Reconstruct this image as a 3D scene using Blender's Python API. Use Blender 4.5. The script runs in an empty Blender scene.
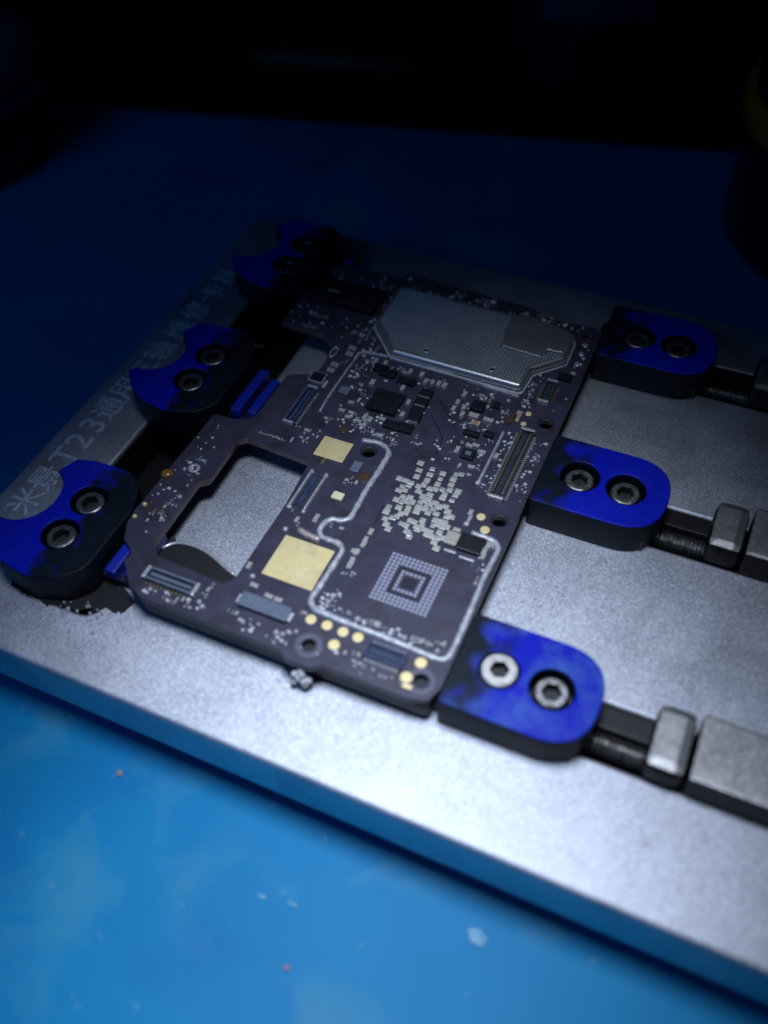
import bpy, bmesh, math, random
from mathutils import Vector, Matrix, geometry
random.seed(7)
S = 0.001                                   # everything below is written in millimetres
R = math.radians
scene = bpy.context.scene
col = scene.collection

# ------------------------------------------------------------------ camera
cam_d = bpy.data.cameras.new('camera'); cam = bpy.data.objects.new('camera', cam_d); col.objects.link(cam)
yaw, pitch, roll = -0.46567178, 0.87327463, -0.05783586
fw = Vector((math.sin(yaw)*math.cos(pitch), math.cos(yaw)*math.cos(pitch), -math.sin(pitch)))
rt = Vector((math.cos(yaw), -math.sin(yaw), 0)); up = rt.cross(fw)
rt2 = rt*math.cos(roll)+up*math.sin(roll); up2 = up*math.cos(roll)-rt*math.sin(roll)
M = Matrix((rt2, up2, -fw)).transposed().to_4x4()
M.translation = Vector((29.05064, -59.724254, 86.798493))*S
cam.matrix_world = M
cam_d.sensor_fit = 'VERTICAL'; cam_d.sensor_height = 36; cam_d.lens = 36*921.26/1024
cam_d.clip_start = 0.005; cam_d.clip_end = 10
cam_d.dof.use_dof = True; cam_d.dof.focus_distance = 0.121; cam_d.dof.aperture_fstop = 11.5
cam_d.dof.aperture_blades = 0
scene.camera = cam
scene.render.resolution_x, scene.render.resolution_y = 768, 1024

# ------------------------------------------------------------------ light
world = bpy.data.worlds.new('World'); scene.world = world; world.use_nodes = True
bg = world.node_tree.nodes['Background']; bg.inputs[0].default_value = (.12, .3, 1, 1); bg.inputs[1].default_value = 0.006
def aim(o, loc, target):
    o.location = Vector(loc)*S
    o.rotation_euler = (Vector(target)-Vector(loc)).to_track_quat('-Z', 'Y').to_euler()
ld = bpy.data.lights.new('bench_lamp', 'SPOT'); lo = bpy.data.objects.new('bench_lamp', ld); col.objects.link(lo)
aim(lo, (6, -10, 140), (5, -35, -10))
ld.energy = 1.17; ld.color = (.71, .815, 1.0); lo.scale = (.65, 1, 1); ld.spot_size = R(64); ld.spot_blend = 1.0; ld.shadow_soft_size = 0.024
sd = bpy.data.lights.new('screen_glow', 'AREA'); so = bpy.data.objects.new('screen_glow', sd); col.objects.link(so)  # added unseen blue fill light, not a screen
aim(so, (-130, -140, 170), (-90, 20, -15)); sd.shape = 'RECTANGLE'; sd.size = .12; sd.size_y = .08; sd.energy = .055; sd.color = (.07, .33, 1.0)  # unseen blue fill light, added to lift the dark mat
scene.view_settings.view_transform = 'Standard'; scene.view_settings.look = 'None'
scene.view_settings.exposure = 0.0; scene.view_settings.gamma = 1.0
try: scene.view_settings.use_curve_mapping = False
except Exception: pass

# ------------------------------------------------------------------ materials
def mat(name, c1, c2=None, rough=.5, metal=0., nscale=1., bump=0., bscale=8., coat=0., rvar=0., spec=.5, detail=4., contrast=(.35, .65)):
    m = bpy.data.materials.new(name); m.use_nodes = True
    nt = m.node_tree; N = nt.nodes; L = nt.links; b = N['Principled BSDF']
    b.inputs['Roughness'].default_value = rough; b.inputs['Metallic'].default_value = metal
    b.inputs['Coat Weight'].default_value = coat; b.inputs['Coat Roughness'].default_value = .15
    b.inputs['Specular IOR Level'].default_value = spec
    b.inputs['Base Color'].default_value = (*c1, 1)
    tc = N.new('ShaderNodeTexCoord'); sc = N.new('ShaderNodeVectorMath'); sc.operation = 'SCALE'; sc.inputs['Scale'].default_value = 1000
    L.new(tc.outputs['Object'], sc.inputs[0]); m['n'] = 1
    if c2 is not None or rvar:
        no = N.new('ShaderNodeTexNoise'); no.inputs['Scale'].default_value = nscale; no.inputs['Detail'].default_value = detail
        L.new(sc.outputs[0], no.inputs['Vector'])
        ra = N.new('ShaderNodeMapRange'); ra.inputs[1].default_value, ra.inputs[2].default_value = contrast
        L.new(no.outputs['Fac'], ra.inputs[0])
        if c2 is not None:
            mx = N.new('ShaderNodeMix'); mx.data_type = 'RGBA'; mx.inputs[6].default_value = (*c1, 1); mx.inputs[7].default_value = (*c2, 1)
            L.new(ra.outputs[0], mx.inputs[0]); L.new(mx.outputs[2], b.inputs['Base Color'])
        if rvar:
            rr = N.new('ShaderNodeMapRange'); rr.inputs[3].default_value = max(.03, rough-rvar); rr.inputs[4].default_value = rough+rvar
            L.new(no.outputs['Fac'], rr.inputs[0]); L.new(rr.outputs[0], b.inputs['Roughness'])
    if bump:
        nb = N.new('ShaderNodeTexNoise'); nb.inputs['Scale'].default_value = bscale; nb.inputs['Detail'].default_value = 3
        L.new(sc.outputs[0], nb.inputs['Vector'])
        bu = N.new('ShaderNodeBump'); bu.inputs['Strength'].default_value = bump; bu.inputs['Distance'].default_value = 0.0001
        L.new(nb.outputs['Fac'], bu.inputs['Height']); L.new(bu.outputs[0], b.inputs['Normal'])
    return m
def nodes(m): return m.node_tree.nodes, m.node_tree.links, m.node_tree.nodes['Principled BSDF'], [n for n in m.node_tree.nodes if n.type == 'VECT_MATH'][0]
def glitter(m, scale, amt):
    N, L, b, sc = nodes(m)
    vo = N.new('ShaderNodeTexVoronoi'); vo.inputs['Scale'].default_value = scale; L.new(sc.outputs[0], vo.inputs['Vector'])
    sb = N.new('ShaderNodeVectorMath'); sb.operation = 'SUBTRACT'; sb.inputs[1].default_value = (.5, .5, .5); L.new(vo.outputs['Color'], sb.inputs[0])
    s2 = N.new('ShaderNodeVectorMath'); s2.operation = 'SCALE'; s2.inputs['Scale'].default_value = amt; L.new(sb.outputs[0], s2.inputs[0])
    ge = N.new('ShaderNodeNewGeometry'); ad = N.new('ShaderNodeVectorMath'); ad.operation = 'ADD'
    L.new(ge.outputs['Normal'], ad.inputs[0]); L.new(s2.outputs[0], ad.inputs[1])
    no = N.new('ShaderNodeVectorMath'); no.operation = 'NORMALIZE'; L.new(ad.outputs[0], no.inputs[0]); L.new(no.outputs[0], b.inputs['Normal'])
def board_mat():                            # solder mask on the faces, bare glass fibre on the cut edges
    m = mat('solder_mask', (.042, .038, .066), (.054, .049, .084), rough=.42, nscale=.35, bump=.25, bscale=6, rvar=.1)
    N, L, b, sc = nodes(m)
    ge = N.new('ShaderNodeNewGeometry'); sp = N.new('ShaderNodeSeparateXYZ'); L.new(ge.outputs['True Normal'], sp.inputs[0])
    ab = N.new('ShaderNodeMath'); ab.operation = 'ABSOLUTE'; L.new(sp.outputs[2], ab.inputs[0])
    gt = N.new('ShaderNodeMath'); gt.operation = 'GREATER_THAN'; gt.inputs[1].default_value = .5; L.new(ab.outputs[0], gt.inputs[0])
    src = b.inputs['Base Color'].links[0].from_socket
    mx = N.new('ShaderNodeMix'); mx.data_type = 'RGBA'; mx.inputs[6].default_value = (.16, .125, .085, 1)
    px = N.new('ShaderNodeSeparateXYZ'); L.new(sc.outputs[0], px.inputs[0])     # edge walls are near black at the front end, brown elsewhere
    rim = N.new('ShaderNodeMath'); rim.operation = 'GREATER_THAN'; rim.inputs[1].default_value = -13.; L.new(px.outputs[1], rim.inputs[0])
    rm = N.new('ShaderNodeMix'); rm.data_type = 'RGBA'; rm.inputs[6].default_value = (.02, .02, .03, 1); rm.inputs[7].default_value = (.16, .125, .085, 1)
    L.new(rim.outputs[0], rm.inputs[0]); L.new(rm.outputs[2], mx.inputs[6])
    L.new(gt.outputs[0], mx.inputs[0]); L.new(src, mx.inputs[7]); L.new(mx.outputs[2], b.inputs['Base Color'])
    return m
def clamp_mat(name, sign, edge, width, wear=.05):     # blue anodising scorched black towards the board
    m = mat(name, (0.002, .010, .46), None, rough=.42, bump=.5, bscale=3.5, spec=.18)
    N, L, b, sc = nodes(m)
    sp = N.new('ShaderNodeSeparateXYZ'); L.new(sc.outputs[0], sp.inputs[0])
    no = N.new('ShaderNodeTexNoise'); no.inputs['Scale'].default_value = .28; no.inputs['Detail'].default_value = 5; L.new(sc.outputs[0], no.inputs['Vector'])
    n2 = N.new('ShaderNodeMath'); n2.operation = 'MULTIPLY_ADD'; n2.inputs[1].default_value = 13.; n2.inputs[2].default_value = -6.5; L.new(no.outputs['Fac'], n2.inputs[0])
    ad = N.new('ShaderNodeMath'); ad.operation = 'ADD'; L.new(sp.outputs[0], ad.inputs[0]); L.new(n2.outputs[0], ad.inputs[1])
    mr = N.new('ShaderNodeMapRange'); mr.interpolation_type = 'SMOOTHSTEP'; mr.inputs[1].default_value = edge-width; mr.inputs[2].default_value = edge+width
    mr.inputs[3].default_value = 0 if sign > 0 else 1; mr.inputs[4].default_value = 1 if sign > 0 else 0
    L.new(ad.outputs[0], mr.inputs[0])
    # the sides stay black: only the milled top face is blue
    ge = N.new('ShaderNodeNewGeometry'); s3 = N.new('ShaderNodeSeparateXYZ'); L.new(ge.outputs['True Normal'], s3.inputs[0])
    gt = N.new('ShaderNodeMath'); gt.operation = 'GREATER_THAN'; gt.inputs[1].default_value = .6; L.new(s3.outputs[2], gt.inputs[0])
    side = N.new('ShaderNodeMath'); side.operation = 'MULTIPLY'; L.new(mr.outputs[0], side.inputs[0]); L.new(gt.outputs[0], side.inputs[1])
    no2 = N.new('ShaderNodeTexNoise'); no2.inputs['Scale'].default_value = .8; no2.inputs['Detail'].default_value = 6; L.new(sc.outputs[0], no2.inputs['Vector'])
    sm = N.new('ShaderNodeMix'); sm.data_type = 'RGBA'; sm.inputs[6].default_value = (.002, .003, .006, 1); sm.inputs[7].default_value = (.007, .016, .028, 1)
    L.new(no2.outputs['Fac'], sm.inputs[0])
    wn = N.new('ShaderNodeTexNoise'); wn.inputs['Scale'].default_value = .2; wn.inputs['Detail'].default_value = 7; wn.inputs['Roughness'].default_value = .65; L.new(sc.outputs[0], wn.inputs['Vector'])
    wr = N.new('ShaderNodeMapRange'); wr.inputs[1].default_value = .42; wr.inputs[2].default_value = .75; wr.inputs[4].default_value = wear; L.new(wn.outputs['Fac'], wr.inputs[0])
    wm = N.new('ShaderNodeMix'); wm.data_type = 'RGBA'; wm.inputs[6].default_value = (0.002, .010, .46, 1); wm.inputs[7].default_value = (.09, .20, .46, 1); L.new(wr.outputs[0], wm.inputs[0])
    rr = N.new('ShaderNodeMapRange'); rr.inputs[3].default_value = .30; rr.inputs[4].default_value = .65; L.new(wn.outputs['Fac'], rr.inputs[0]); L.new(rr.outputs[0], b.inputs['Roughness'])
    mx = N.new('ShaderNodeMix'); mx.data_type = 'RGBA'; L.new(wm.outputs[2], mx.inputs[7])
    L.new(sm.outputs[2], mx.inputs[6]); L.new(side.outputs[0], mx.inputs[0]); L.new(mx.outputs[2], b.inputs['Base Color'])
    return m
M_ = dict(
    plate=mat('blasted_aluminium', (.56, .58, .64), (.66, .68, .74), rough=.61, metal=1., nscale=.15, rvar=.05),
    matt=mat('blue_silicone', (.001, .20, .43), (.002, .225, .46), rough=.55, nscale=.05, bump=.05, bscale=.7, spec=.2),
    table=mat('dark_bench', (.010, .011, .013), (.018, .018, .02), rough=.6, nscale=.03),
    engr=mat('engraved_white', (.74, .75, .78), (.42, .43, .46), rough=.7, nscale=1.2),
    black=mat('black_anodised', (.006, .006, .009), (.012, .012, .016), rough=.5, nscale=.6, bump=.2, bscale=4),
    clampR=clamp_mat('blue_anodised', 1, 3.6, 2.0), clampF=clamp_mat('blue_anodised_worn', 1, 3.2, 2.4, .8), clampL=clamp_mat('blue_anodised_scorched', -1, .6, 1.6),
    blue=mat('blue_jaw', (.004, .018, .42), (.01, .03, .3), rough=.4, nscale=.9, bump=.3, bscale=3),
    steel=mat('screw_steel', (.42, .42, .42), (.20, .19, .18), rough=.42, metal=1., nscale=1.1, bump=.6, bscale=2.5),
    bright=mat('bright_steel', (.72, .70, .66), (.55, .53, .5), rough=.38, metal=1., nscale=1.1, bump=.3, bscale=2.5),
    block=mat('blasted_steel', (.52, .51, .50), (.42, .41, .40), rough=.5, metal=1., nscale=.4),
    board=board_mat(),
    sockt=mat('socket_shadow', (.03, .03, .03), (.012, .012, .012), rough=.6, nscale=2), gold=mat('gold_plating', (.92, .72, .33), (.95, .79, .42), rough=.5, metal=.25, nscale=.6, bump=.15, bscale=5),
    goldd=mat('gold_contact', (.60, .48, .22), None, rough=.4, metal=.9),
    solder=mat('solder', (.62, .63, .66), (.42, .43, .46), rough=.42, metal=.3, nscale=1.6, bump=.7, bscale=2.2),
    shield=mat('shield_can', (.80, .81, .80), (.66, .67, .66), rough=.40, metal=.94, nscale=.2, bump=.15, bscale=5),
    glint=mat('bright_solder', (.93, .93, .94), None, rough=.25, metal=.35), blob=mat('flux_white', (.62, .63, .66), (.45, .46, .49), rough=.55, nscale=1.5, bump=.5, bscale=2),
    ringm=mat('bare_ring', (.10, .10, .145), None, rough=.5),
    chip=mat('chip_epoxy', (.008, .008, .011), (.016, .017, .026), rough=.38, nscale=1.4, bump=.2, bscale=6),
    beige=mat('capacitor_ceramic', (.40, .36, .29), (.48, .44, .38), rough=.45, nscale=2),
    orange=mat('tantalum_brown', (.42, .22, .09), None, rough=.45),
    tin=mat('tin_terminal', (.80, .80, .80), (.55, .55, .57), rough=.28, metal=.5, nscale=3),
    land=mat('land_tin', (.50, .48, .42), (.62, .60, .55), rough=.5, metal=.35, nscale=1.8, bump=.5, bscale=3),
    bga=mat('bga_tin', (.56, .57, .66), (.76, .76, .84), rough=.36, metal=.35, nscale=2.2),
    plug=mat('connector_plastic', (.035, .045, .06), (.05, .06, .08), rough=.3, nscale=1),
    clearp=mat('grey_connector_plastic', (.13, .16, .22), (.17, .20, .26), rough=.35, nscale=1.),
    bluep=mat('blue_connector', (.03, .05, .14), (.06, .08, .17), rough=.3, nscale=1.2),
    led=mat('led_phosphor', (.86, .82, .50), None, rough=.4),
    amber=mat('flux_amber', (.30, .15, .03), (.20, .09, .02), rough=.2, nscale=1., coat=.5),
    resid=mat('flux_residue', (.13, .065, .03), (.06, .04, .035), rough=.3, nscale=1., coat=.3),
    silk=mat('silkscreen', (.34, .34, .38), None, rough=.7),
    trace=mat('copper_relief', (.016, .015, .032), None, rough=.45),
    copper=mat('copper_blob', (.55, .42, .36), (.62, .58, .56), rough=.4, metal=.4, nscale=1.5),
    tape=mat('black_tape', (.006, .006, .007), (.009, .009, .01), rough=.55, nscale=.5, bump=.2, bscale=2),
    glass=mat('dark_bottle', (.006, .010, .014), None, rough=.25), cap=mat('bottle_black', (.004, .004, .005), None, rough=.4),
    blabel=mat('bottle_label', (.03, .06, .12), (.02, .04, .07), rough=.5, nscale=.1),
    ring=mat('amber_band', (.95, .22, .006), (.65, .15, .005), rough=.35, nscale=.3), brown=mat('brown_grip', (.05, .03, .018), (.03, .018, .01), rough=.5, nscale=.3),
    purple=mat('purple_lid', (.14, .08, .16), (.06, .05, .10), rough=.35, nscale=.2),
    crumb=mat('crumb', (.20, .20, .27), None, rough=.6), wcrumb=mat('white_smear', (.12, .33, .48), (.03, .24, .44), rough=.5, nscale=1.2),
)
def stains(m, c, scale, lo_, hi_, amt):    # soft smears and dried splashes of another colour
    N, L, b, sc = nodes(m)
    no = N.new('ShaderNodeTexNoise'); no.inputs['Scale'].default_value = scale; no.inputs['Detail'].default_value = 5; no.inputs['Distortion'].default_value = .6; L.new(sc.outputs[0], no.inputs['Vector'])
    mr = N.new('ShaderNodeMapRange'); mr.inputs[1].default_value = lo_; mr.inputs[2].default_value = hi_; mr.inputs[4].default_value = amt; L.new(no.outputs['Fac'], mr.inputs[0])
    src = b.inputs['Base Color'].links[0].from_socket; mx = N.new('ShaderNodeMix'); mx.data_type = 'RGBA'; mx.inputs[7].default_value = (*c, 1)
    L.new(mr.outputs[0], mx.inputs[0]); L.new(src, mx.inputs[6]); L.new(mx.outputs[2], b.inputs['Base Color'])
stains(M_['matt'], (.12, .34, .40), .07, .52, .80, .5); stains(M_['matt'], (.25, .42, .50), .35, .66, .80, .4); stains(M_['matt'], (.001, .10, .36), .03, .5, .75, .7)
stains(M_['gold'], (.62, .46, .20), .5, .5, .75, .6); stains(M_['plate'], (.30, .30, .33), .6, .62, .72, .35); stains(M_['plate'], (.34, .34, .37), .12, .55, .8, .5); stains(M_['board'], (.03, .022, .02), .4, .5, .75, .8)
def shaded_sides(m, c):  # puts shade into the colour of faces that do not point up
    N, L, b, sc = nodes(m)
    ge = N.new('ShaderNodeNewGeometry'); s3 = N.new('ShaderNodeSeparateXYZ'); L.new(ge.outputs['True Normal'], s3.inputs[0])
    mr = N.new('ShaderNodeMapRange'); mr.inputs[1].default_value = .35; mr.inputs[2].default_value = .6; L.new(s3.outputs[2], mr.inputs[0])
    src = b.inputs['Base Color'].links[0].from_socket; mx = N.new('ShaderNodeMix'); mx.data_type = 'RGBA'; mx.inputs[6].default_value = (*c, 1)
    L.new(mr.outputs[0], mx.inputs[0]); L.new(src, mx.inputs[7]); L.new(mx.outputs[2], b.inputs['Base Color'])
shaded_sides(M_['block'], (.035, .032, .03))
glitter(M_['plate'], 10., .28); glitter(M_['block'], 8.0, .2)

# ------------------------------------------------------------------ mesh helpers (millimetres in, metres out)
def link(name, me, m, parent=None, loc=None):
    o = bpy.data.objects.new(name, me); col.objects.link(o)
    if m is not None and not me.materials:
        for x in (m if isinstance(m, (list, tuple)) else [m]): me.materials.append(x)
    if parent is not None: o.parent = parent
    if loc is not None: o.location = Vector(loc)*S
    return o
def bm_mesh(bm, name, smooth=False):
    for v in bm.verts: v.co *= S
    bmesh.ops.recalc_face_normals(bm, faces=bm.faces)
    me = bpy.data.meshes.new(name); bm.to_mesh(me); bm.free()
    if smooth:
        for p in me.polygons: p.use_smooth = True
    return me
def box(bm, x0, x1, y0, y1, z0, z1, mi=0, bev=0.):
    vs = [bm.verts.new((x, y, z)) for z in (z0, z1) for x, y in ((x0, y0), (x1, y0), (x1, y1), (x0, y1))]
    fs = [bm.faces.new([vs[i] for i in f]) for f in ((3, 2, 1, 0), (4, 5, 6, 7), (0, 1, 5, 4), (1, 2, 6, 5), (2, 3, 7, 6), (3, 0, 4, 7))]
    for f in fs: f.material_index = mi
    if bev:
        es = list({e for f in fs for e in f.edges})
        r = bmesh.ops.bevel(bm, geom=es, offset=bev, segments=2, affect='EDGES', profile=.6)
        for f in r['faces']: f.material_index = mi
def box_obj(name, c, d, z0, z1, m, parent, bev=.05, rot=0):
    bm = bmesh.new(); box(bm, -d[0]/2, d[0]/2, -d[1]/2, d[1]/2, z0, z1, 0, bev)
    o = link(name, bm_mesh(bm, name), m, parent, (c[0], c[1], 0)); o.rotation_euler.z = rot
    return o
def rpoly(pts, rad, seg=6):                 # round the corners of a polygon
    out = []; n = len(pts)
    for i in range(n):
        r = rad[i] if isinstance(rad, (list, tuple)) else rad
        p = Vector(pts[i]); a = (Vector(pts[i-1])-p); b = (Vector(pts[(i+1) % n])-p)
        if r <= 0: out.append(tuple(p)); continue
        ang = a.angle(b); d = min(r/math.tan(ang/2), a.length*.49, b.length*.49)
        p0 = p+a.normalized()*d; p1 = p+b.normalized()*d
        for k in range(seg+1):
            t = k/seg; q = p0*(1-t)**2+p*2*t*(1-t)+p1*t*t; out.append((q.x, q.y))
    return out
def circ(c, r, n=24): return [(c[0]+r*math.cos(2*math.pi*k/n), c[1]+r*math.sin(2*math.pi*k/n)) for k in range(n)]
def plate_mesh(name, outer, holes, z0, z1, bev=0., off=(0, 0, 0), segs=2):   # a sheet with holes and rounded rims
    cu = bpy.data.curves.new(name, 'CURVE'); cu.dimensions = '2D'; cu.fill_mode = 'BOTH'
    cu.extrude = (z1-z0)/2-bev; cu.bevel_depth = bev; cu.bevel_resolution = segs; cu.offset = -bev
    for loop in [outer]+holes:
        sp = cu.splines.new('POLY'); sp.points.add(len(loop)-1); sp.use_cyclic_u = True
        for p, q in zip(sp.points, loop): p.co = (q[0]-off[0], q[1]-off[1], 0, 1)
    o = bpy.data.objects.new(name, cu); col.objects.link(o)
    me = bpy.data.meshes.new_from_object(o.evaluated_get(bpy.context.evaluated_depsgraph_get()))
    bpy.data.objects.remove(o); bpy.data.curves.remove(cu)
    for v in me.vertices: v.co = Vector((v.co.x, v.co.y, v.co.z+(z0+z1)/2-off[2]))*S
    me.materials.clear(); me.name = name
    return me
def tube_mesh(name, pts, hw, h, seg=7, z=0., closed=False, wob=.0):   # a half-round bead laid along a line
    out = []
    P = [Vector((p[0], p[1], 0)) for p in pts]; Q = []
    for i in range(len(P)-1):
        n = max(1, int((P[i+1]-P[i]).length/.35))
        Q += [P[i].lerp(P[i+1], k/n) for k in range(n)]
    Q.append(P[-1])
    for _ in range(2): Q = [Q[0]]+[(Q[i-1]+Q[i]*2+Q[i+1])/4 for i in range(1, len(Q)-1)]+[Q[-1]]
    bm = bmesh.new(); rings = []
    for i, q in enumerate(Q):
        t = (Q[min(i+1, len(Q)-1)]-Q[max(i-1, 0)]).normalized(); nrm = Vector((-t.y, t.x, 0))
        w = hw*(1+random.uniform(-wob, wob)); hh = h*(1+random.uniform(-wob, wob))
        rings.append([bm.verts.new(q+nrm*w*math.cos(math.pi*k/(seg-1))+Vector((0, 0, z+hh*math.sin(math.pi*k/(seg-1))))) for k in range(seg)])
    for a, b in zip(rings, rings[1:]):
        for k in range(seg-1): bm.faces.new((a[k], a[k+1], b[k+1], b[k]))
    bm.faces.new(rings[0]); bm.faces.new(rings[-1][::-1])
    return bm_mesh(bm, name, True)
def lathe(bm, prof, n=32, c=(0, 0), cap=True):
    rings = [[bm.verts.new((c[0]+r*math.cos(2*math.pi*k/n), c[1]+r*math.sin(2*math.pi*k/n), z)) for k in range(n)] for r, z in prof]
    for a, b in zip(rings, rings[1:]):
        for k in range(n): bm.faces.new((a[k], a[(k+1) % n], b[(k+1) % n], b[k]))
    if cap: bm.faces.new(rings[0][::-1]); bm.faces.new(rings[-1])
def dome_mesh(name, r, h, n=14, k=5):
    bm = bmesh.new(); lathe(bm, [(r*math.cos(a*math.pi/2/k), h*math.sin(a*math.pi/2/k)) for a in range(k)]+[(r*.06, h)], n)
    return bm_mesh(bm, name, True)
def disc_mesh(name, r, h, n=24):
    bm = bmesh.new(); lathe(bm, [(r, 0), (r, h*.6), (r*.9, h)], n); return bm_mesh(bm, name)
def ring_mesh(name, r0, r1, h, n=28):
    bm = bmesh.new(); pr = [(r1, 0), (r1, h*.6), (r1-(r1-r0)*.25, h), (r0+(r1-r0)*.25, h), (r0, h*.6), (r0, 0), (r1, 0)]
    lathe(bm, pr, n, cap=False); bmesh.ops.remove_doubles(bm, verts=bm.verts, dist=1e-4); return bm_mesh(bm, name, True)
def thing(name, loc, label, cat, group=None):
    o = bpy.data.objects.new(name, None); col.objects.link(o); o.location = Vector(loc)*S; o.empty_display_size = .003
    return tag(o, label, cat, group)
def tag(o, label, cat, group=None):
    o['label'] = label; o['category'] = cat
    if group: o['group'] = group
    return o
def dup(o, parent, loc, rot=None, scale=None):
    c = o.copy(); col.objects.link(c); c.parent = parent; c.location = Vector(loc)*S
    if rot is not None: c.rotation_euler.z = rot
    if scale is not None: c.scale = scale
    return c
def many(name, me, m, parent, places, z=0., rot=None, scale=None):
    first = None
    for p in places:
        loc = (p[0], p[1], z)
        r = rot() if callable(rot) else (rot or 0); s = scale() if callable(scale) else (scale or (1, 1, 1))
        if first is None:
            first = link(name, me, m, parent, loc); first.rotation_euler.z = r; first.scale = s
        else: dup(first, parent, loc, r, s)
    return first

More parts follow.
